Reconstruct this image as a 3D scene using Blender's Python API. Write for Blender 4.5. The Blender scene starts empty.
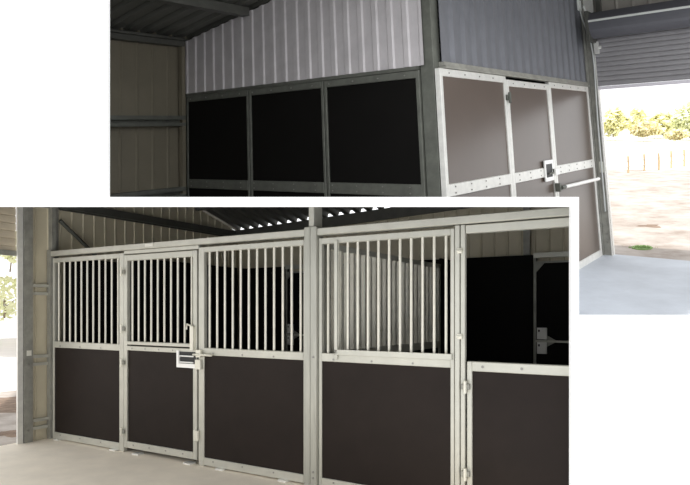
import bpy, bmesh, math, random
from mathutils import Vector, Matrix
random.seed(7)
SC = bpy.context.scene
COL = SC.collection
F, CX, CY = 600.0, 345.0, 242.5

# ------------------------------------------------------------------ camera
cam = bpy.data.cameras.new('camera'); co = bpy.data.objects.new('camera', cam); COL.objects.link(co)
cam.sensor_width = 36; cam.lens = F/690*36; co.rotation_euler = (math.radians(90), 0, 0)
cam.clip_end = 600
SC.camera = co
SC.view_settings.view_transform = 'Standard'; SC.view_settings.look = 'None'
SC.view_settings.exposure = 0; SC.view_settings.gamma = 1; SC.view_settings.use_curve_mapping = False

# ------------------------------------------------------------------ world
w = bpy.data.worlds.new('sky'); SC.world = w; w.use_nodes = True
WS = 1.55
w.node_tree.nodes['Background'].inputs[0].default_value = (0.97, 0.985, 1, 1)
w.node_tree.nodes['Background'].inputs[1].default_value = WS

# ------------------------------------------------------------------ materials
def mat(name, base, rough=.5, metal=0., var=0., scale=6., spec=.5, bump=0., stretch=None, col2=None):
    m = bpy.data.materials.new(name); m.use_nodes = True
    n = m.node_tree; b = n.nodes['Principled BSDF']
    b.inputs['Base Color'].default_value = (*base, 1)
    b.inputs['Roughness'].default_value = rough
    b.inputs['Metallic'].default_value = metal
    b.inputs['Specular IOR Level'].default_value = spec
    if var or bump:
        tc = n.nodes.new('ShaderNodeTexCoord'); mp = n.nodes.new('ShaderNodeMapping')
        mp.inputs['Scale'].default_value = stretch or (1, 1, 1)
        no = n.nodes.new('ShaderNodeTexNoise'); no.inputs['Scale'].default_value = scale
        no.inputs['Detail'].default_value = 6; no.inputs['Roughness'].default_value = .65
        n.links.new(tc.outputs['Object'], mp.inputs[0]); n.links.new(mp.outputs[0], no.inputs[0])
        if var:
            cr = n.nodes.new('ShaderNodeValToRGB')
            lo = [max(0, c*(1-var)) for c in base]; hi = [min(1, c*(1+var)) for c in (col2 or base)]
            cr.color_ramp.elements[0].position = .32; cr.color_ramp.elements[1].position = .68
            cr.color_ramp.elements[0].color = (*lo, 1); cr.color_ramp.elements[1].color = (*hi, 1)
            n.links.new(no.outputs[0], cr.inputs[0]); n.links.new(cr.outputs[0], b.inputs['Base Color'])
        if bump:
            bp = n.nodes.new('ShaderNodeBump'); bp.inputs['Strength'].default_value = bump; bp.inputs['Distance'].default_value = .02
            n.links.new(no.outputs[0], bp.inputs['Height']); n.links.new(bp.outputs[0], b.inputs['Normal'])
    return m
M = {}
M['white'] = mat('white paint', (.93, .93, .93), .9, spec=0)
M['galv'] = mat('galvanised steel', (.56, .55, .485), .45, .4, .07, 5)
M['galv_col'] = mat('ridged galvanised steel', (.44, .435, .385), .45, .4, .12, 4, stretch=(6, 6, .6))
M['galv_bar'] = mat('galvanised bar', (.76, .735, .64), .45, .3, .08, 12)
M['galv_dull'] = mat('dull galvanised steel', (.33, .325, .29), .55, .3, .2, 7)
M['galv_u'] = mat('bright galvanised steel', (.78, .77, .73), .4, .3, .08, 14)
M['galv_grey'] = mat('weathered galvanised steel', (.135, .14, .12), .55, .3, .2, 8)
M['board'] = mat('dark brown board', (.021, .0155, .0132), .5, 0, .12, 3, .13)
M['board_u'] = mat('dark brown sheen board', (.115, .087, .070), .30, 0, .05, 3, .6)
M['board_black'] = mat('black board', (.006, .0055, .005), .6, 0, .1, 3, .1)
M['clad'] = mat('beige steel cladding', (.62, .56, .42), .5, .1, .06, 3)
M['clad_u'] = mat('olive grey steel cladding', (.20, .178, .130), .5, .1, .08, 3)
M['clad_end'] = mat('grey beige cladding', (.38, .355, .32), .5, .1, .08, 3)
M['clad_grey'] = mat('zinc cladding', (.62, .59, .60), .5, .3, .08, 5)
M['clad_blue'] = mat('blue grey zinc cladding', (.21, .214, .235), .45, .35, .08, 5)
M['roof'] = mat('dark roof sheet', (.13, .13, .115), .6, .2, .1, 3)
M['beam'] = mat('dark steel beam', (.10, .10, .088), .55, .2, .15, 5)
M['slat'] = mat('roller door slat', (.60, .52, .40), .5, .1, .06, 4)
M['slat_u'] = mat('grey roller door slat', (.33, .32, .33), .5, .1, .06, 4)
M['roll'] = mat('charcoal roller drum', (.12, .12, .135), .5, .1, .06, 4)
M['pale'] = mat('pale strip', (.8, .76, .82), .5)
M['concrete'] = mat('warm concrete', (.92, .83, .70), .7, 0, .06, 3.5, .3, .08)
M['concrete_u'] = mat('cool concrete', (.60, .635, .69), .6, 0, .09, 2.2, .35, .08)
M['ground'] = mat('sandy ground', (.40, .335, .29), .95, 0, .14, 2.0, .1, .3, col2=(.52, .48, .45))
M['far_ground'] = mat('pale far ground', (.92, .90, .86), .95, 0, .04, .5, 0)
M['dirt'] = mat('brown dirt', (.27, .20, .155), .95, 0, .3, 6, .1, .3)
M['leaf_y'] = mat('sunlit leaf', (.99, .93, .45), .8, 0, .05, 3, .1, col2=(.98, .96, .72))
M['leaf_g'] = mat('pale green leaf', (.97, .97, .66), .8, 0, .05, 3, .1, col2=(.85, .88, .6))
M['leaf_o'] = mat('olive leaf', (.90, .76, .48), .8, 0, .15, 3, .1, col2=(.95, .85, .55))
M['grass'] = mat('grass blade', (.20, .32, .10), .8)
M['bark'] = mat('bark', (.30, .24, .18), .9, 0, .2, 8)
M['timber'] = mat('fence timber', (.62, .46, .28), .85, 0, .2, 9)
M['wire'] = mat('fence wire', (.5, .48, .45), .5, .5)
M['latch'] = mat('white zinc latch', (.93, .92, .89), .35, .1)
M['latch_d'] = mat('dark latch hole', (.02, .02, .02), .5)
M['screw'] = mat('screw head', (.30, .29, .27), .4, .6)
M['tag'] = mat('paper tag', (.80, .78, .70), .8)
M['cable'] = mat('grey cable', (.62, .64, .62), .5)
M['plastic'] = mat('pale plastic', (.72, .74, .70), .5)

# ------------------------------------------------------------------ rooms (oblique floor plans on gently rising ground)
def ray(px, py): return Vector(((px-CX)/F, 1, (CY-py)/F))
def hdir(px, py):
    d = ray(px, py); return d/math.hypot(d.x, d.y)
class Room:
    def __init__(s, o, dep, a, b, u, kind):
        s.O = ray(*o)*dep; s.a, s.b, s.u, s.kind = a, b, u, kind
    def m(s, x, t, z): return s.O + x*s.a + t*s.b + z*s.u
    def clip(s, bm):
        def bis(pco, pno, clear):
            g = list(bm.verts)+list(bm.edges)+list(bm.faces)
            if not g: return
            r = bmesh.ops.bisect_plane(bm, geom=g, plane_co=pco, plane_no=pno, clear_outer=clear, dist=1e-6)
            if clear:
                ed = [e for e in r['geom_cut'] if isinstance(e, bmesh.types.BMEdge)]
                if ed and s.kind == 'L' and len(ed) < 60:
                    try: bmesh.ops.edgenet_fill(bm, edges=ed)
                    except Exception: pass
        bis((0, YB, 0), (0, -1, 0), True)
        # ceiling plate of the lower stable rises away from the white wall, side plate runs back
        zt = (CY-(203.5 if s.kind == 'L' else 200.5))/F; xr = ((571.5 if s.kind == 'L' else 576.5)-CX)/F
        nt = Vector((0, -zt, 1)); nx = Vector((1, -xr, 0))
        if s.kind == 'L':
            bis((0, 0, 0), nt, True); bis((0, 0, 0), nx, True)
        else:
            bis((0, 0, 0), nt, False); bis((0, 0, 0), nx, False)
            dead = [f for f in bm.faces if (lambda c: c.dot(nt) < -1e-5 and c.dot(nx) < -1e-5)(f.calc_center_median())]
            if dead: bmesh.ops.delete(bm, geom=dead, context='FACES')
YB = 3.72
L = Room((50, 438.5), 7.0, -hdir(-649, 311), hdir(707, 315), Vector((0, 0, 1)), 'L')
L.O = L.O+.026*L.b
U = Room((437, 68), 4.75, hdir(-403, 165), hdir(830, 118), Vector((-.037, .114, 1)), 'U')

class MB:
    """collects solids in one room's own coordinates (along front, into depth, up)"""
    def __init__(s, room): s.r = room; s.bm = bmesh.new(); s.smooth = False
    def vv(s, pts): return [s.bm.verts.new(s.r.m(*p)) for p in pts]
    def box(s, x0, x1, t0, t1, z0, z1, bev=.0):
        P = [(x, t, z) for x in (x0, x1) for t in (t0, t1) for z in (z0, z1)]
        v = s.vv(P)
        for q in ((0,1,3,2),(4,6,7,5),(0,4,5,1),(2,3,7,6),(0,2,6,4),(1,5,7,3)): s.bm.faces.new([v[i] for i in q])
        if bev:
            es = {e for vv_ in v for e in vv_.link_edges}
            bmesh.ops.bevel(s.bm, geom=list(es), offset=bev, segments=1, affect='EDGES')
        return s
    def tube(s, pts, r, n=10, cap=True):
        P = [s.r.m(*p) for p in pts]; s.wtube(P, r, n, cap); return s
    def wtube(s, P, r, n=10, cap=True):
        rings = []
        for i, p in enumerate(P):
            d = (P[min(i+1, len(P)-1)]-P[max(i-1, 0)]).normalized()
            h = Vector((0, 0, 1)) if abs(d.z) < .9 else Vector((1, 0, 0))
            e1 = d.cross(h).normalized(); e2 = d.cross(e1)
            rr = r[i] if isinstance(r, (list, tuple)) else r
            rings.append([s.bm.verts.new(p+rr*(math.cos(2*math.pi*k/n)*e1+math.sin(2*math.pi*k/n)*e2)) for k in range(n)])
        for A, B in zip(rings, rings[1:]):
            for k in range(n): s.bm.faces.new((A[k], A[(k+1) % n], B[(k+1) % n], B[k]))
        if cap: s.bm.faces.new(rings[0][::-1]); s.bm.faces.new(rings[-1])
        return s
    def prism(s, pts, off):
        """polygon (local pts) thickened by a local offset"""
        A = s.vv(pts); B = s.vv([tuple(a+b for a, b in zip(p, off)) for p in pts]); n = len(pts)
        s.bm.faces.new(A); s.bm.faces.new(B[::-1])
        for k in range(n): s.bm.faces.new((A[k], B[k], B[(k+1) % n], A[(k+1) % n]))
        return s
    def sheet(s, fn, u0, u1, v0, v1, prof, pitch, th=.004, nv=1):
        """ribbed sheet: fn(u, v, w) gives local coordinates; v0, v1 may be functions of u"""
        us = []; u = u0
        k = math.floor(u0/pitch)
        while k*pitch < u1:
            for f, h in prof:
                q = (k+f)*pitch
                if u0 <= q <= u1: us.append((q, h))
            k += 1
        us = [(u0, us[0][1])]+us+[(u1, us[-1][1])]
        for side in (0, th):
            rows = []
            for q, h in us:
                a = v0(q) if callable(v0) else v0; b = v1(q) if callable(v1) else v1
                rows.append([s.bm.verts.new(s.r.m(*fn(q, a+(b-a)*j/nv, h+side))) for j in range(nv+1)])
            for A, B in zip(rows, rows[1:]):
                for j in range(nv): s.bm.faces.new((A[j], B[j], B[j+1], A[j+1]))
        return s
    def build(s, name, m, parent=None):
        s.r.clip(s.bm) if s.r.kind in 'LU' else None
        if not s.bm.faces: s.bm.free(); return None
        bmesh.ops.recalc_face_normals(s.bm, faces=s.bm.faces)
        me = bpy.data.meshes.new(name)
        off = Vector((0, 0, 0))
        p = parent
        while p is not None: off += p.location; p = p.parent
        if parent is None:
            c = sum((v.co for v in s.bm.verts), Vector())/len(s.bm.verts)
            c.z = min(v.co.z for v in s.bm.verts); loc = c
        elif parent.type == 'EMPTY': loc = Vector((0, 0, 0))
        else: loc = Vector((0, 0, 0))
        for v in s.bm.verts: v.co -= off+loc
        s.bm.to_mesh(me); s.bm.free()
        me.materials.append(M[m])
        if s.smooth:
            for f in me.polygons: f.use_smooth = True
        o = bpy.data.objects.new(name, me); COL.objects.link(o); o.parent = parent; o.location = loc
        return o
def tag(o, label=None, cat=None, group=None, kind=None):
    if o is None: return o
    for k, v in (('label', label), ('category', cat), ('group', group), ('kind', kind)):
        if v: o[k] = v
    return o
def thing(name, loc, label, cat, group=None):
    o = bpy.data.objects.new(name, None); COL.objects.link(o); o.location = loc; o.empty_display_size = .1
    return tag(o, label, cat, group)
class World:
    kind = 'W'
    def m(s, x, t, z): return Vector((x, t, z))
    def clip(s, bm): pass
W = World()
TRAPS = [(0, 0), (.50, 0), (.58, .014), (.86, .014), (.96, 0)]
PAN = [(0, 0), (.80, 0), (.86, .014), (.94, .014), (.999, 0)]           # flat pan with narrow rib
TRAP = [(0, 0), (.42, 0), (.56, .030), (.84, .030), (.98, 0)]           # roof and infill sheet
SLAT = [(0, 0), (.14, .011), (.5, .013), (.88, .011), (.999, 0)]

# ================================================================== added white wall standing in for the blank border round the two views
y0, y1 = 3.60, 3.64
def X(px, y): return (px-CX)/F*y
def Z(py, y): return (CY-py)/F*y
mb = MB(W)
lx, bx = -3.4, 3.4
tl, tr_ = X(110, y1), X(569, y1)
st, sb = Z(197, y0), Z(207, y1)
sr = X(579, y0)
bt = Z(315, y1)
mb.prism([(lx, y0, sb), (lx, y0, 2.6), (tl, y0, 2.6), (tl, y0, st), (sr, y0, st), (sr, y0, bt), (bx, y0, bt), (bx, y0, -2.3), (tr_, y0, -2.3), (tr_, y0, sb)], (0, y1-y0, 0))
tag(mb.build('wall_border', 'white'), kind='structure')
# plates that part the lower stable from the upper one
zt, xr = (CY-202)/F, (574-CX)/F
mb = MB(W)
mb.prism([(-3.2, y1, zt*y1), (xr*y1, y1, zt*y1), (xr*12, 12, zt*12), (-6.5, 12, zt*12)], (0, 0, .016))
tag(mb.build('ceiling_divider', 'roof'), kind='structure')
mb = MB(W)
mb.prism([(xr*y1, y1, -2.3), (xr*y1, y1, zt*y1), (xr*11, 11, zt*11), (xr*11, 11, -2.6)], (.014, 0, 0))
tag(mb.build('wall_divider', 'white'), kind='structure')

# ================================================================== LOWER STABLE
TB = 3.2                      # depth of the stalls
RS = .27
def roofL(s): return 2.83+.045*s
tag(MB(L).box(-.10, 6.6, -3.3, 5.2, -.12, 0).build('floor_lower', 'concrete'), kind='structure')
tag(MB(L).box(-5.1, -.10, -9, 12, -.22, -.06).build('ground_lower', 'ground'), kind='structure')
tag(MB(L).box(-30, -5.1, -9, 24, -.24, -.07).build('far_field', 'far_ground'), kind='structure')
# side wall cladding
mb = MB(L); mb.sheet(lambda u, v, w_: (-.055+w_*.9, u, v), -.34, 3.33, 0, lambda u: 2.80+RS*(TB+.12-u), PAN, .155)
tag(mb.build('wall_left', 'clad'), kind='structure')
mb = MB(L); mb.sheet(lambda u, v, w_: (u, TB+.12-w_*.9, v), -.3, 6.2, 0, lambda u: roofL(u)-.004, PAN, .17)
tag(mb.build('wall_back', 'clad'), kind='structure')
mb = MB(L); mb.sheet(lambda u, v, w_: (u, v, roofL(u)+w_+RS*(TB+.12-v)), -.45, 6.5, -2.6, TB+.125, [(0, .055), (.42, .055), (.52, 0), (.9, 0), (.999, .055)], .19)
tag(mb.build('ceiling_lower', 'roof'), kind='structure')
# eave beam, purlins, posts, brace
tag(MB(L).box(-.07, .02, -.3, TB+.1, 2.71, 2.80).box(-.045, -.02, -.3, TB+.1, 2.69, 2.71).build('eave_beam', 'beam'), 'dark steel beam running along the top of the beige side wall', 'beam')
for i, (t_, z_) in enumerate(((2.3, RS*(TB+.12-2.35)),)):
    mb = MB(L); mb.prism([(0, t_, roofL(0)-.09+z_), (6.2, t_, roofL(6.2)-.09+z_), (6.2, t_, roofL(6.2)-.01+z_), (0, t_, roofL(0)-.01+z_)], (0, .05, 0))
    tag(mb.build('roof_purlin', 'beam'), 'dark purlin under the lower stable roof before the daylight gaps', 'beam')
mb = MB(L); mb.prism([(-.0, TB-.02, roofL(0)-.17), (6.2, TB-.02, roofL(6.2)-.17), (6.2, TB-.02, roofL(6.2)-.02), (0, TB-.02, roofL(0)-.02)], (0, .05, 0))
tag(mb.build('rake_beam', 'beam'), 'dark beam below the row of small daylight gaps at the roof edge', 'beam')
tag(MB(L).box(-.05, -.005, .0, .085, 0, 2.85).box(-.06, .03, -.02, .03, 2.18, 2.86).build('wall_post', 'galv_dull'), 'dull steel post rising above the left end of the barred stall front', 'post')
mb = MB(L); P0, P1 = (.0, .10, 2.56), (.0, .58, 2.19)
mb.tube([P0, P1], .022, 6); tag(mb.build('knee_brace', 'galv_grey'), 'thin diagonal steel brace against the side wall above first bars', 'brace')
# left wall bay by the roller door
mb = MB(L).box(-.03, .0, -.335, -.315, 0, 2.85).box(-.01, .005, -.335, -.235, 0, 2.85).box(-.05, .0, -.255, -.235, 0, 2.85)
o = tag(mb.build('steel_column', 'galv_dull'), 'tall grey steel channel column beside the left roller door', 'column')
j = MB(L).box(.006, .009, -.31, -.255, .98, 1.04).build('paper_tag', 'tag', o)
MB(L).tube([(.005, -.29, .88), (.02, -.29, .88)], .012, 8).build('bolt', 'screw', o)
MB(L).tube([(.005, -.29, .14), (.02, -.29, .14)], .014, 8).build('bolt', 'screw', o)
for z_, lb in ((1.74, 'upper pair of wall girts beside the left barred stall panel'), (.93, 'middle pair of wall girts left of the barred stall front'), (.20, 'lowest pair of wall girts just above the floor at left')):
    tag(MB(L).box(-.04, .0, -.235, -.0, z_+.02, z_+.055).box(-.04, -.01, -.235, -.0, z_-.07, z_-.035).build('wall_girt', 'galv'), lb, 'girt', 'wall girts at the left')
tag(MB(L).box(-.03, .035, -.045, -.0, 0, 2.2).build('wall_stud', 'galv_dull'), 'short grey steel stud where the stall front meets the side wall', 'post')
# left roller door
rd = thing('roller_door', L.m(-.05, -1.9, 2.0), 'beige slatted roller door rolled up at the far left opening', 'roller door')
mb = MB(L); mb.sheet(lambda u, v, w_: (-.06+w_*.7, v, u), 2.15, 3.4, -3.0, -.40, SLAT, .085); mb.build('curtain', 'slat', rd)
MB(L).box(-.07, -.03, -3.0, -.40, 2.10, 2.155).build('bottom_bar', 'galv_dull', rd)
MB(L).box(-.035, -.005, -.405, -.345, 0, 3.3).build('guide_rail', 'galv_u', rd)
# low dirt and shrub outside the left opening
def crown(name, c, r, n, m, lab, cat='shrub', group=None, trunk=None, leaf=.12):
    o = thing(name, (c[0], c[1], c[2]), lab, cat, group)
    mb = MB(W)
    for k in range(n):
        d = Vector((random.gauss(0, 1), random.gauss(0, 1), random.gauss(0, 1))).normalized()*random.uniform(.35, 1)**.5
        lump = 1+.22*math.sin(5*d.x+c[0])*math.cos(4*d.z+c[1])
        p = Vector(c)+Vector((d.x*r[0]*lump, d.y*r[1]*lump, r[2]+d.z*r[2]*lump+(trunk or 0)))
        n1 = Vector((random.gauss(0, 1), random.gauss(0, 1), random.gauss(0, 1))).normalized()
        n2 = n1.orthogonal().normalized(); q = leaf*random.uniform(.6, 1.5)
        a = [p+n1*q, p+n2*q*.5, p-n1*q, p-n2*q*.5]
        mb.bm.faces.new([mb.bm.verts.new(v) for v in a])
    f = mb.build('foliage', m, o)
    mb = MB(W)
    base = Vector(c)
    top = base+Vector((0, 0, r[2]+(trunk or 0)))
    mb.wtube([base, base+Vector((.1*r[0], 0, (top.z-base.z)*.5)), top], [.06*r[2], .045*r[2], .02*r[2]], 7)
    for a in range(3):
        e = Vector((math.cos(a*2.1)*r[0]*.6, math.sin(a*2.1)*r[1]*.6, r[2]*.5))
        mb.wtube([base+(top-base)*.45, base+(top-base)*.45+e], [.035*r[2], .012*r[2]], 6)
    mb.build('trunk', 'bark', o)
    return o
def at(room, px, py, z, dep=None):
    """ground point of a room seen at a pixel"""
    r = ray(px, py); Mx = Matrix((room.a, room.b, -r)).transposed()
    k = Mx.inverted() @ -(room.O+z*room.u)
    return room.m(k[0], k[1], z)

# ---- stall fronts
def panel_front(lab, s0, s1, nb, board_m='board', left=.05, right=.05, first=None, grp='fixed barred stall front panels', zt0=2.05):
    o = thing('stall_panel', L.m((s0+s1)/2, 0, 0), lab, 'stall panel', grp)
    t0, t1 = -.025, .025
    MB(L).box(s0, s0+left, t0, t1, 0, 2.10, .004).build('upright', 'galv', o)
    MB(L).box(s1-right, s1, t0, t1, 0, 2.10, .004).build('upright', 'galv', o)
    MB(L).box(s0+left, s1-right, t0, t1, zt0, 2.10, .004).build('top_rail', 'galv', o)
    mr = MB(L).box(s0+left, s1-right, t0, t1, 1.065, 1.135, .004).build('middle_rail', 'galv', o)
    br = MB(L).box(s0+left, s1-right, t0, t1, .012, .085, .004).build('bottom_rail', 'galv', o)
    MB(L).box(s0+left, s1-right, -.012, .012, .085, 1.065).build('kickboard', board_m, o)
    x0, x1 = s0+left, s1-right
    for k in range(nb):
        x = x0+(x1-x0)*(k+.55)/nb
        MB(L).tube([(x, 0, 1.13), (x, 0, zt0+.005)], .011, 8).build('bar', 'galv_bar', o)
    k = 0
    x = x0+.12
    while x < x1:
        MB(L).tube([(x, t0-.004, 1.085), (x, t0+.004, 1.085)], .009, 6).build('screw', 'screw', mr)
        MB(L).tube([(x, t0-.004, .06), (x, t0+.004, .06)], .008, 6).build('screw', 'screw', br)
        x += .36
    return o
panel_front('barred stall panel at the left end against the side wall', .045, 1.288, 11, left=.03, right=.07)
panel_front('barred stall panel between the latched door and the steel column', 2.372, 3.622, 12, left=.07, right=.02)
o = panel_front('barred stall panel just right of the central steel column', 3.758, 4.962, 12, left=.03, right=.03, zt0=2.05)
fr = MB(L).box(3.925, 3.955, -.045, -.0251, 1.09, 2.07, .002).box(3.925, 4.95, -.045, -.0251, 1.125, 1.17, .002).build('grille_frame', 'galv', o)

# header rails
h1 = MB(L).box(.0, 3.645, -.04, .04, 2.125, 2.185, .005)
hr = h1.build('header_rail', 'galv')
MB(L).box(1.64, 1.76, -.046, -.041, 2.145, 2.175).build('paper_tag', 'tag', hr)
tag(hr, 'long galvanised header rail above the left door and panels', 'rail', 'header rails')
tag(MB(L).box(3.75, 5.9, -.04, .04, 2.125, 2.185, .005).box(5.05, 5.9, -.025, .025, 2.055, 2.115, .003).build('header_rail', 'galv'), 'galvanised header rail right of the central column over the half door', 'rail', 'header rails')
tag(MB(L).box(1.29, 2.37, -.025, .025, 2.085, 2.122, .003).build('door_lintel', 'galv'), 'thin galvanised lintel right above the barred left door', 'rail')
# central column
cc = thing('steel_column', L.m(3.66, 0, 0), 'bright galvanised steel column between the two stalls rising to the roof', 'column')
MB(L).box(3.626, 3.688, -.05, .03, 0, 2.2, .004).build('upright', 'galv_col', cc)
MB(L).box(3.694, 3.754, -.055, .06, 0, 2.2, .004).build('upright', 'galv_col', cc)
MB(L).box(3.66, 3.715, -.03, .10, 2.2, 3.0, .004).build('post_extension', 'galv', cc)
for z_ in (.08, .13, 1.10): MB(L).tube([(3.725, -.062, z_), (3.725, -.05, z_)], .010, 8).build('bolt', 'screw', cc)

# ---- stable door
d = thing('stable_door', L.m(1.84, 0, 0), 'barred stable door with white latch plate between the two left panels', 'stable door')
s0, s1, t0, t1 = 1.297, 2.352, -.03, .02
for a, b in ((s0, s0+.05), (s1-.05, s1)): MB(L).box(a, b, t0, t1, .05, 2.075, .004).build('stile', 'galv', d)
MB(L).box(s0+.05, s1-.05, t0, t1, 2.015, 2.075, .004).build('top_rail', 'galv', d)
MB(L).box(s0+.05, s1-.05, t0, t1, 1.135, 1.17, .004).build('middle_rail', 'galv', d)
mr = MB(L).box(s0+.05, s1-.05, t0, t1, 1.075, 1.122, .004).build('middle_rail', 'galv', d)
br = MB(L).box(s0+.05, s1-.05, t0, t1, .05, .12, .004).build('bottom_rail', 'galv', d)
MB(L).box(s0+.05, s1-.05, -.012, .012, .12, 1.075).build('kickboard', 'board', d)
for k in range(10):
    x = s0+.05+(s1-s0-.10)*(k+.55)/10
    MB(L).tube([(x, 0, 1.16), (x, 0, 2.02)], .011, 8).build('bar', 'galv_bar', d)
for k in range(4):
    x = s0+.13+k*.2
    MB(L).tube([(x, t0-.004, 1.098), (x, t0+.004, 1.098)], .008, 6).build('screw', 'screw', mr)
for k in range(4):
    x = s0+.15+k*.24
    MB(L).tube([(x, t0-.004, .09), (x, t0+.004, .09)], .008, 6).build('screw', 'screw', br)
def hinge(par, s, z, room=L):
    h = MB(room).box(s-.035, s+.03, -.055, -.03, z-.02, z+.02, .003).build('hinge', 'galv_dull', par)
    MB(room).tube([(s, -.06, z-.045), (s, -.06, z+.045)], .013, 8).build('hinge_pin', 'galv_bar', h)
for z_ in (1.90, 1.30, .945, .22): hinge(d, 1.293, z_)
lp = MB(L)
lp.box(2.095, 2.125, -.045, -.03, .935, 1.10).box(2.125, 2.345, -.045, -.03, .935, .975)
lp = lp.build('latch_plate', 'latch', d)
MB(L).box(2.125, 2.345, -.034, -.028, .975, 1.09).build('latch_opening', 'latch_d', lp)
MB(L).tube([(2.34, -.06, 1.05), (2.155, -.06, 1.05), (2.155, -.06, .99), (2.34, -.06, .99)], .007, 8).build('latch_handle', 'latch', lp)
MB(L).tube([(2.34, -.065, 1.07), (2.58, -.065, 1.07)], .011, 8).box(2.37, 2.43, -.06, -.03, 1.045, 1.115).build('bolt_rod', 'galv_bar', d)
MB(L).box(2.29, 2.335, -.06, -.03, 1.11, 1.34).tube([(2.31, -.05, 1.34), (2.25, -.055, 1.36), (2.24, -.055, 1.31)], .010, 8).build('top_latch', 'galv_bar', d)
MB(L).box(2.36, 2.43, -.06, -.03, .93, 1.02).build('keeper', 'galv_bar', d)
MB(L).box(2.33, 2.39, -.055, -.03, .24, .34, .003).build('bottom_catch', 'galv_bar', d)

# base shims under the stall front
for x in (.12, 1.1, 1.46, 2.2, 2.62, 3.35):
    tag(MB(L).box(x, x+.09, -.06, .02, -.002, .014).build('floor_cleat', 'galv_u'), 'small galvanised cleat fixing the stall front to the concrete', 'cleat', 'floor cleats')

# ---- open topped half door on the right
gp = thing('gate_post', L.m(5.02, 0, 0), 'double galvanised gate post left of the open topped half door', 'post')
MB(L).box(4.968, 5.005, -.03, .02, 0, 2.12, .004).build('upright', 'galv', gp)
MB(L).box(5.012, 5.046, -.028, .01, 0, 2.12, .004).build('upright', 'galv', gp)
for z_ in (1.93, 1.30): MB(L).box(4.99, 5.025, -.04, -.03, z_-.02, z_+.02, .003).tube([(4.99, -.045, z_), (5.03, -.045, z_)], .009, 8).build('hinge_lug', 'galv_bar', gp)
hd = thing('half_door', L.m(5.5, 0, 0), 'solid dark half door with an open top at the right', 'stable door')
MB(L).box(5.062, 5.10, -.03, .02, .05, 1.12, .004).build('stile', 'galv', hd)
mr = MB(L).box(5.10, 6.1, -.03, .02, 1.05, 1.12, .004).build('top_rail', 'galv', hd)
MB(L).box(5.10, 6.1, -.03, .02, .05, .13, .004).build('bottom_rail', 'galv', hd)
MB(L).box(5.10, 6.1, -.012, .012, .13, 1.05).build('kickboard', 'board', hd)
for x in (5.18, 5.46): MB(L).tube([(x, -.036, 1.085), (x, -.024, 1.085)], .010, 8).build('screw', 'screw', mr)
for z_ in (.935, .30): hinge(hd, 5.058, z_)

# ---- side lining boards, back boards, back doors
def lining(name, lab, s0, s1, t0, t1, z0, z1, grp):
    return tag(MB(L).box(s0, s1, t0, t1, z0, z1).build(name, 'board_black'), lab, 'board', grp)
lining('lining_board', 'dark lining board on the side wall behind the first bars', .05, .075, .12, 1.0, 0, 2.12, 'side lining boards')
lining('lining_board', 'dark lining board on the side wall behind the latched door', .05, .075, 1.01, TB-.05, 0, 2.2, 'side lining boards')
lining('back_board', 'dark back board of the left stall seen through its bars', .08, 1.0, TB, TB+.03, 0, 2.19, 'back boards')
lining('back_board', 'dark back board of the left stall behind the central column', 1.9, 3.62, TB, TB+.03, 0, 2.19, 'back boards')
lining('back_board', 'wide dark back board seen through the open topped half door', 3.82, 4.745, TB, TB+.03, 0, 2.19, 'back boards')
def back_door(lab, s0, s1):
    o = thing('stall_back_door', L.m((s0+s1)/2, TB, 0), lab, 'stable door', 'back doors of the stalls')
    MB(L).box(s0, s0+.03, TB-.02, TB+.03, 0, 2.17).build('stile', 'galv_dull', o)
    MB(L).box(s0, s1, TB-.03, TB+.03, 2.15, 2.21).build('top_rail', 'galv', o)
    MB(L).box(s0+.03, s1, TB-.02, TB+.02, 2.085, 2.105).build('door_rail', 'galv_dull', o)
    MB(L).prism([(s0+.03, TB-.03, 2.085), (s0+.13, TB-.03, 2.085), (s0+.03, TB-.03, 1.97)], (0, .01, 0)).build('corner_gusset', 'galv_dull', o)
    MB(L).prism([(s0+.13, TB-.03, 1.06), (s0+.28, TB-.03, 1.145), (s0+.13, TB-.03, 1.23)], (0, .01, 0)).build('corner_gusset', 'galv_dull', o)
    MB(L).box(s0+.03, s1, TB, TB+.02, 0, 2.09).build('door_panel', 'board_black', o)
    MB(L).box(s0+.03, s1, TB-.05, TB-.02, 1.13, 1.155).build('bolt_rod', 'galv', o)
    for z_ in (1.165, .99):
        l_ = MB(L).box(s0+.045, s0+.16, TB-.045, TB-.02, z_, z_+.14, .004).build('latch_plate', 'latch', o)
        MB(L).box(s0+.06, s0+.08, TB-.048, TB-.044, z_+.09, z_+.115).build('latch_hole', 'latch_d', l_)
back_door('back door with white latch seen through bars left of the column', 1.02, 1.88)
back_door('back door with white latch seen over the half door', 4.76, 6.0)
tag(MB(L).box(4.62, 4.70, TB+.04, TB+.09, 2.0, 3.3).build('steel_column', 'galv_dull'), 'dull steel column on the back wall above the dark boards', 'column')

# ---- barred partition between the stalls
pt = thing('stall_partition', L.m(3.76, 1.6, 0), 'barred partition running back from the central column between the stalls', 'stall partition')
sx = 3.76
MB(L).box(sx-.025, sx+.025, .08, 2.62, 2.02, 2.07, .003).build('top_rail', 'galv', pt)
MB(L).box(sx-.025, sx+.025, .08, 2.62, 1.06, 1.14, .003).build('middle_rail', 'galv', pt)
MB(L).box(sx-.025, sx+.025, .08, 2.62, .02, .09, .003).build('bottom_rail', 'galv', pt)
MB(L).box(sx-.025, sx+.025, .08, .13, .02, 2.07, .003).build('upright', 'galv', pt)
MB(L).box(sx-.025, sx+.025, 2.57, 2.62, .02, 2.07, .003).build('upright', 'galv', pt)
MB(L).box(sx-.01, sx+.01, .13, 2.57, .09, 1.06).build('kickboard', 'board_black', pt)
for k in range(22):
    t_ = .2+k*.108
    MB(L).box(sx-.02, sx+.02, t_, t_+.035, 1.13, 2.03).build('bar', 'galv_bar', pt)
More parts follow.
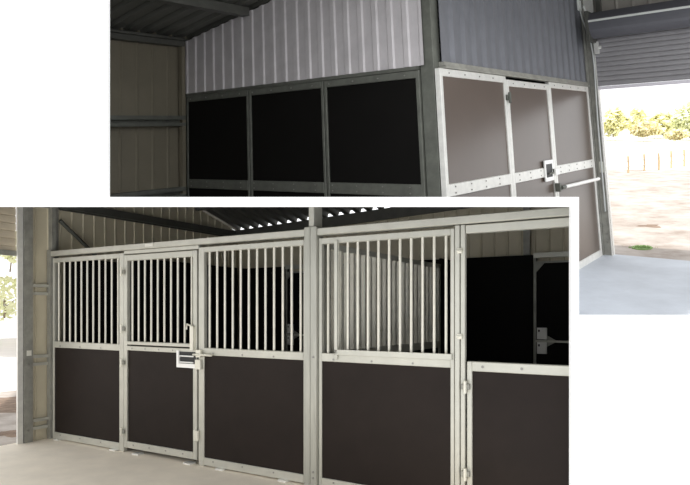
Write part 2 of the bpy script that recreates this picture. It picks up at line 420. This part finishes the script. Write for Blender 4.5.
tag(MB(L).box(sx-.012, sx+.012, 2.66, TB-.02, 0, 2.15).build('partition_board', 'board_black'), 'solid dark board closing the partition at the stall back', 'board')

# ================================================================== UPPER STABLE
ZF = -2.145
FARU = 20
TE = 3.83
def roofU(s): return .70+.168*(3.2-s)
tag(MB(U).box(-6.5, 3.28, -2.5, TE+.06, ZF-.1, ZF).build('floor_upper', 'concrete_u'), kind='structure')
tag(MB(U).box(-90, 60, TE+.06, FARU, ZF-.16, ZF-.05).build('ground_upper', 'ground'), kind='structure')
tag(MB(U).box(-90, 60, FARU, 52, ZF-.18, ZF-.06).build('far_field', 'far_ground'), kind='structure')
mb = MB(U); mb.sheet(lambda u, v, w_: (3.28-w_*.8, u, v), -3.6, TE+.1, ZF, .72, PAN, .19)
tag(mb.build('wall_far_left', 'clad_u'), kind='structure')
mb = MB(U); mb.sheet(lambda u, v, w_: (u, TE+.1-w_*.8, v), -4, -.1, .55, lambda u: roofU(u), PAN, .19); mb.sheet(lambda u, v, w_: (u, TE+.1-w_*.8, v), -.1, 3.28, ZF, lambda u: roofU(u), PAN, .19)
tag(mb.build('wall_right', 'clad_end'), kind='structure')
mb = MB(U); mb.sheet(lambda u, v, w_: (v, u, roofU(v)+w_), -3.7, TE+.2, -2.6, 3.33, [(0, .04), (.2, .04), (.3, 0), (.8, 0), (.92, .04)], .2, nv=4)
tag(mb.build('ceiling_upper', 'roof'), kind='structure')
# galvanised infill sheeting above the stalls
mb = MB(U); mb.sheet(lambda u, v, w_: (u, -.005-w_, v), .105, 3.22, .035, lambda u: roofU(u)-.05, TRAPS, .155)
tag(mb.build('infill_sheet', 'clad_grey'), 'pale grey corrugated sheet above the left dark stall boards', 'wall sheet', 'corrugated sheets above the stalls')
mb = MB(U); mb.sheet(lambda u, v, w_: (.035-w_, u, v), .085, TE-.02, .06, 1.5, TRAP, .20)
tag(mb.build('infill_sheet', 'clad_blue'), 'blue grey corrugated sheet above the right stall door', 'wall sheet', 'corrugated sheets above the stalls')
tag(MB(U).box(3.17, 3.27, -3.4, -.06, .58, .68).box(3.12, 3.17, -3.4, -.06, .64, .66).build('eave_beam', 'beam'), 'dark eave beam along the top of the olive side wall', 'beam')
mb = MB(U); mb.prism([(3.2, -.09, roofU(3.2)-.03), (-1, -.09, roofU(-1)-.03), (-1, -.09, roofU(-1)+.0), (3.2, -.09, roofU(3.2))], (0, -.05, 0))
mb = MB(U).box(2.12, 2.22, -3, -.04, roofU(2.17)-.10, roofU(2.17)-.01)
tag(mb.build('roof_purlin', 'beam'), 'dark purlin under the upper roof crossing to the pale sheet', 'beam')
for z_, lb in ((-.275, 'upper pair of girts on the olive side wall at left'), (-1.07, 'low girt on the olive side wall at the crop edge')):
    tag(MB(U).box(3.17, 3.25, -3.4, -.05, z_+.012, z_+.055).box(3.17, 3.25, -3.4, -.05, z_-.06, z_-.025).box(3.24, 3.25, -3.4, -.05, z_-.06, z_+.05).build('wall_girt', 'galv_grey'), lb, 'girt', 'girts on the olive side wall')
tag(MB(U).box(3.19, 3.25, -.085, -.04, ZF, .62).build('wall_stud', 'clad_u'), 'dull steel stud where olive wall meets the left stall boards', 'post')

def u_panel(name, lab, cat, plane, a0, a1, w0=.05, w1=.05, bm_='board_u', gm='galv_u', top=.0, grp=None, low=ZF):
    """panel in one of the two stall walls; plane 't' = left wall, 's' = right wall"""
    def bx_(u0, u1, d0, d1, z0, z1, bev=0):
        return MB(U).box(u0, u1, d0, d1, z0, z1, bev) if plane == 't' else MB(U).box(d0, d1, u0, u1, z0, z1, bev)
    o = thing(name, U.m(*(((a0+a1)/2, 0, low) if plane == 't' else (0, (a0+a1)/2, low))), lab, cat, grp)
    up = 'stile' if 'door' in name else 'upright'
    bx_(a0, a0+w0, -.025, .025, low, top, .004).build(up, gm, o)
    bx_(a1-w1, a1, -.025, .025, low, top, .004).build(up, gm, o)
    tr = bx_(a0+w0, a1-w1, -.025, .025, top-.065, top, .004).build('top_rail', gm, o)
    mr = bx_(a0+w0, a1-w1, -.025, .025, -1.035, -.935, .004).build('middle_rail', gm, o)
    bx_(a0+w0, a1-w1, -.025, .025, low, low+.08, .004).build('bottom_rail', gm, o)
    bx_(a0+w0, a1-w1, -.010, .012, -.935, top-.065).build('upper_board', bm_, o)
    bx_(a0+w0, a1-w1, -.010, .012, low+.08, -1.035).build('lower_board', bm_, o)
    x = a0+w0+.1
    while x < a1-w1 and mr:
        for z_, par in ((top-.035, tr), (-.96, mr), (-1.01, mr)):
            e = [(x, -.030, z_), (x, -.022, z_)]
            if plane == 's': e = [(q[1], q[0], q[2]) for q in e]
            if par: MB(U).tube(e, .007, 6).build('screw', 'screw', par)
        x += .27
    return o
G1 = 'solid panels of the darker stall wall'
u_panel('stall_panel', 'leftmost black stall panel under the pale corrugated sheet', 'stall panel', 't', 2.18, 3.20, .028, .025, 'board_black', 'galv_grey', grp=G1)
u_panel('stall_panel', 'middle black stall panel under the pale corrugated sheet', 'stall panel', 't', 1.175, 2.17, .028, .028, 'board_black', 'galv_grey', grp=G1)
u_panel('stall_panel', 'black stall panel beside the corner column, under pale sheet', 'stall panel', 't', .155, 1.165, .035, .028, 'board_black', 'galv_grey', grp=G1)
G2 = 'solid panels of the brighter stall wall'
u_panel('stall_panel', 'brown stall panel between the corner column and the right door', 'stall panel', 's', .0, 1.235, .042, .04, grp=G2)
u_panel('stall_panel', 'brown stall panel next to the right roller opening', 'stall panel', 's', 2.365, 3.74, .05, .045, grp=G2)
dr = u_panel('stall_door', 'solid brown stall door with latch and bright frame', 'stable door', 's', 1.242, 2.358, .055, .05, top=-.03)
tag(MB(U).box(-.035, .03, .085, TE-.05, .003, .022).box(-.02, .03, .085, TE-.05, .026, .058).build('header_rail', 'galv_dull'), 'stepped galvanised header rail under the blue grey sheet', 'rail', 'upper header rails')
tag(MB(U).box(.155, 3.2, -.03, .03, .002, .032).build('header_rail', 'galv_grey'), 'dark galvanised header rail under the pale grey sheet', 'rail', 'upper header rails')
# corner column
c2 = thing('corner_column', U.m(0.05, 0, ZF), 'grey green steel corner column where the two stall walls meet', 'column')
MB(U).box(.03, .15, -.002, .015, ZF, 1.6, .003).build('flange', 'galv_grey', c2)
MB(U).box(.03, .045, .015, .10, ZF, 1.6, .003).build('web', 'galv_grey', c2)
MB(U).box(.03, .15, .10, .115, ZF, 1.6, .003).build('flange', 'galv_grey', c2)
# door furniture
def sbox(u0, u1, d0, d1, z0, z1, bev=0): return MB(U).box(d0, d1, u0, u1, z0, z1, bev)
lp = sbox(2.02, 2.05, -.04, -.027, -1.08, -.86).box(-.04, -.027, 2.05, 2.26, -.90, -.86).box(-.04, -.027, 2.05, 2.26, -1.08, -1.04).box(-.04, -.027, 2.23, 2.26, -1.04, -.90).build('latch_plate', 'latch', dr)
sbox(2.05, 2.23, -.034, -.024, -1.04, -.90).build('latch_opening', 'latch_d', lp)
MB(U).tube([(-.05, 2.09, -1.0), (-.05, 2.23, -1.0), (-.05, 2.23, -.96)], .010, 8).build('latch_handle', 'galv_grey', lp)
MB(U).box(-.05, -.026, 2.30, 2.40, -1.03, -.97).build('keeper', 'latch', dr)
for z_ in (-.21, -1.5):
    h = sbox(1.20, 1.29, -.045, -.027, z_-.025, z_+.025, .003).build('hinge', 'galv_grey', dr)
    MB(U).tube([(-.05, 1.24, z_-.05), (-.05, 1.24, z_+.05)], .014, 8).build('hinge_pin', 'galv_grey', h)
rb = thing('tie_bar', U.m(-.06, 3.0, -1.17), 'bright horizontal tie bar on its bracket below the middle rail', 'bar')
MB(U).tube([(-.08, 2.45, -1.17), (-.11, 3.55, -1.17)], .02, 10).build('rod', 'latch', rb)
MB(U).box(-.08, -.027, 2.30, 2.34, -1.21, -1.12).tube([(-.08, 2.34, -1.17), (-.08, 2.45, -1.17)], .022, 8).build('bracket', 'galv_grey', rb)
# jamb column beside the roller opening, cable and box
jc = thing('steel_column', U.m(-.12, TE, ZF), 'grey steel jamb column between the brown panel and bright opening', 'column')
MB(U).box(-.13, -.03, TE-.03, TE, ZF, .64, .003).build('web', 'galv_dull', jc)
MB(U).box(-.13, -.118, TE-.045, TE+.06, ZF, .64).build('flange', 'galv_u', jc)
MB(U).box(-.03, .0, TE-.06, TE+.05, ZF, 1.7, .003).build('flange', 'galv_dull', jc)
MB(U).box(-.11, -.06, TE-.035, TE-.029, -1.11, -.97).build('paper_tag', 'tag', jc)
for z_ in (-1.98, -1.88): MB(U).tube([(-.08, TE-.04, z_), (-.08, TE-.028, z_)], .012, 8).build('bolt', 'screw', jc)
tag(MB(U).box(-.15, -.03, TE-.02, TE+.02, .64, 1.7).build('wall_post', 'galv_u'), 'pale steel post above the roller drum end at right', 'post')
tag(MB(U).box(-.24, -.185, TE-.04, TE+.03, .80, 1.8).build('wall_stud', 'beam'), 'dark narrow stud on the cladding above the roller drum', 'post')
r2 = thing('roller_door', U.m(-1.5, TE-.15, .1), 'grey roller door part rolled up over the bright right opening', 'roller door')
mb = MB(U); mb.sheet(lambda u, v, w_: (v, TE-.02-w_*1.2, u), .0, .70, -3.4, -.13, SLAT, .062); mb.build('curtain', 'slat_u', r2)
MB(U).box(-3.4, -.13, TE-.05, TE, -.045, -.005).build('bottom_bar', 'pale', r2)
mb = MB(U)
n = 28; A = []; B = []
for x_, arr in ((-.17, A), (-3.4, B)):
    for k in range(n):
        a = 2*math.pi*k/n; rr = .165+(.006 if k % 4 < 2 else 0)
        arr.append(mb.bm.verts.new(U.m(x_, TE-.19+rr*math.cos(a), .775+rr*math.sin(a))))
for k in range(n): mb.bm.faces.new((A[k], A[(k+1) % n], B[(k+1) % n], B[k]))
mb.bm.faces.new(A); mb.bm.faces.new(B[::-1])
mb.build('drum', 'roll', r2)
MB(U).box(-3.4, -.17, TE-.37, TE-.345, .80, .825).build('drum_strap', 'plastic', r2)
MB(U).box(-.17, -.13, TE-.36, TE-.03, .56, .95, .003).build('end_bracket', 'beam', r2)
MB(U).box(-.19, -.135, TE-.10, TE-.05, .42, .58, .003).tube([(-.22, TE-.08, .50), (-.19, TE-.08, .50)], .02, 10).build('guide_stop', 'galv_u', r2)
tag(MB(U).box(-.055, -.03, 3.54, 3.64, .99, 1.13, .004).build('junction_box', 'plastic'), 'small pale junction box high above the right brown panel', 'junction box')
mb = MB(U); mb.smooth = True
pts = [(-.045, 3.60, 1.0), (-.05, 3.64, .9), (-.08, 3.71, .72), (-.10, 3.74, .62), (-.11, 3.76, .45), (-.11, 3.77, .2), (-.10, 3.775, -.1), (-.09, 3.78, -.5), (-.09, 3.78, -1.6)]
mb.tube(pts, .010, 7); tag(mb.build('power_cable', 'cable'), 'grey cable looping down from the junction box beside the jamb', 'cable')
mb = MB(U); mb.smooth = True
mb.tube([(-.13+.0*k, TE-.19-.19*math.cos(k*.35), .83+.2*math.sin(2.2-k*.6)) for k in range(8)], .010, 7)
tag(mb.build('chain_loop', 'plastic'), 'pale loop hanging round the left end of the roller drum', 'cord')

# ---- outside the upper opening
for k, (px, py, h) in enumerate(((628, 173, 1), (644, 171, 1), (658.5, 170, 1), (671, 168, 1), (684, 166.5, 1))):
    g = at(U, px, py, ZF-.05); H = 17.0*g.y/F
    mb = MB(W); rr = .0019*g.y
    mb.wtube([g+Vector((0, 0, -.3)), g+Vector((.02, 0, H*.5)), g+Vector((0, 0, H))], [rr, rr*.95, rr*.85], 8)
    tag(mb.build('fence_post', 'timber'), ['timber fence post nearest the steel jamb column', 'second timber fence post from the steel jamb column', 'middle timber fence post of the five', 'second timber fence post from the right edge', 'timber fence post nearest the right photo edge'][k], 'fence post', 'timber fence posts')
a_, b_ = at(U, 612, 175, ZF-.05), at(U, 700, 164.5, ZF-.05)
for k in range(2):
    mb = MB(W); dz = Vector((0, 0, a_.y*(.010+.010*k)))
    dz2 = Vector((0, 0, b_.y*(.010+.010*k)))
    mb.wtube([a_+dz, b_+dz2], .012, 5); tag(mb.build('fence_wire', 'wire'), ('lower wire strung along the timber fence posts', 'upper wire strung along the timber fence posts')[k], 'wire', 'fence wires')
def tree_px(px, base, top, wpx, dep, m, lab, n=1500, name='tree', grp='trees beyond the paddock'):
    c = ray(px, base)*dep; Hh = (base-top)/F*dep; ww = wpx/F*dep
    return crown(name, c, (ww/2, ww/2, Hh*.45), n, m, lab, 'tree' if name == 'tree' else 'shrub', grp, trunk=Hh*.08, leaf=.010*dep/2)
fa, fb = at(U, 560, 153, ZF-.1), at(U, 800, 148, ZF-.1)
mb = MB(W); mb.prism([tuple(fa), tuple(fb), tuple(ray(1000, 136)*70), tuple(ray(480, 137)*70)], (0, 0, -.3))
tag(mb.build('far_field', 'far_ground'), kind='structure')
tree_px(613, 137, 109, 30, 60, 'leaf_y', 'pale yellow tree next to the steel jamb column', 900)
tree_px(645, 137, 122, 30, 58, 'leaf_o', 'low olive brown tree in the middle of the tree line', 500)
tree_px(636, 136, 108, 24, 66, 'leaf_y', 'pale yellow tree behind the low olive tree', 500)
tree_px(664, 137, 112, 30, 64, 'leaf_y', 'rounded yellow green tree right of the olive tree', 900)
tree_px(690, 138, 104, 34, 60, 'leaf_g', 'pale green tree at the right photo edge', 900)
tree_px(677, 140, 130, 22, 52, 'leaf_o', 'low olive shrub before the right trees', 300, 'shrub', None)
# grass tuft and dirt by the threshold
g = at(U, 642, 248, ZF-.05)
mb = MB(W)
mb.prism([tuple(g+U.a*.13*math.cos(a*.7)+U.b*.16*math.sin(a*.7)) for a in range(9)], (0, 0, .012))
for k in range(150):
    p = g+Vector((random.gauss(0, .07), random.gauss(0, .09), 0)); h = random.uniform(.02, .05); a = random.uniform(0, 6.3)
    e = Vector((math.cos(a), math.sin(a), 0))*.006; l_ = Vector((random.gauss(0, .02), random.gauss(0, .02), h))
    mb.bm.faces.new([mb.bm.verts.new(q) for q in (p-e, p+e, p+l_)])
tag(mb.build('grass_tuft', 'grass'), 'small green grass tuft on the sand outside the right opening', 'grass tuft', kind='stuff')
def patch(px, py, rx, ry, room, zz, m, lab, name='dirt_patch', h=.012):
    g = at(room, px, py, zz); mb = MB(W); n = 22
    ring0 = []; ctr = mb.bm.verts.new(g+room.u*(h+.0))
    for k in range(n):
        a = 2*math.pi*k/n; f = 1+.3*math.sin(3*a+px)+.15*math.sin(7*a)
        ring0.append(mb.bm.verts.new(g+room.a*(math.cos(a)*rx*f)+room.b*(math.sin(a)*ry*f)-room.u*.01))
    for k in range(n): mb.bm.faces.new((ctr, ring0[k], ring0[(k+1) % n]))
    return tag(mb.build(name, m), lab, 'dirt', 'dirt patches outside')
patch(650, 226, .30, .30, U, ZF-.05, 'dirt', 'small brown dirt patch beyond the green grass tuft')
# left opening outside
crown('shrub', ray(4, 318)*30, (1.2, 1.2, 1.1), 380, 'leaf_g', 'pale green shrub seen through the far left opening', leaf=.16)
crown('shrub', ray(10, 272)*34, (.8, .8, .8), 220, 'leaf_g', 'smaller pale green bush high in the left opening', leaf=.16, trunk=.6)
patch(4, 402, 2.2, 1.2, L, -.06, 'dirt', 'reddish dirt heap outside the far left opening')
patch(8, 434, .5, .3, L, -.06, 'dirt', 'small dirt patch near the left door threshold')

# ------------------------------------------------------------------ sun, high behind the white wall
sl = bpy.data.lights.new('sun', 'SUN'); sl.energy = 3.0; sl.angle = math.radians(2); sl.color = (1, .96, .88)
so = bpy.data.objects.new('sun', sl); COL.objects.link(so); so.rotation_euler = (math.radians(15), math.radians(6), 0)
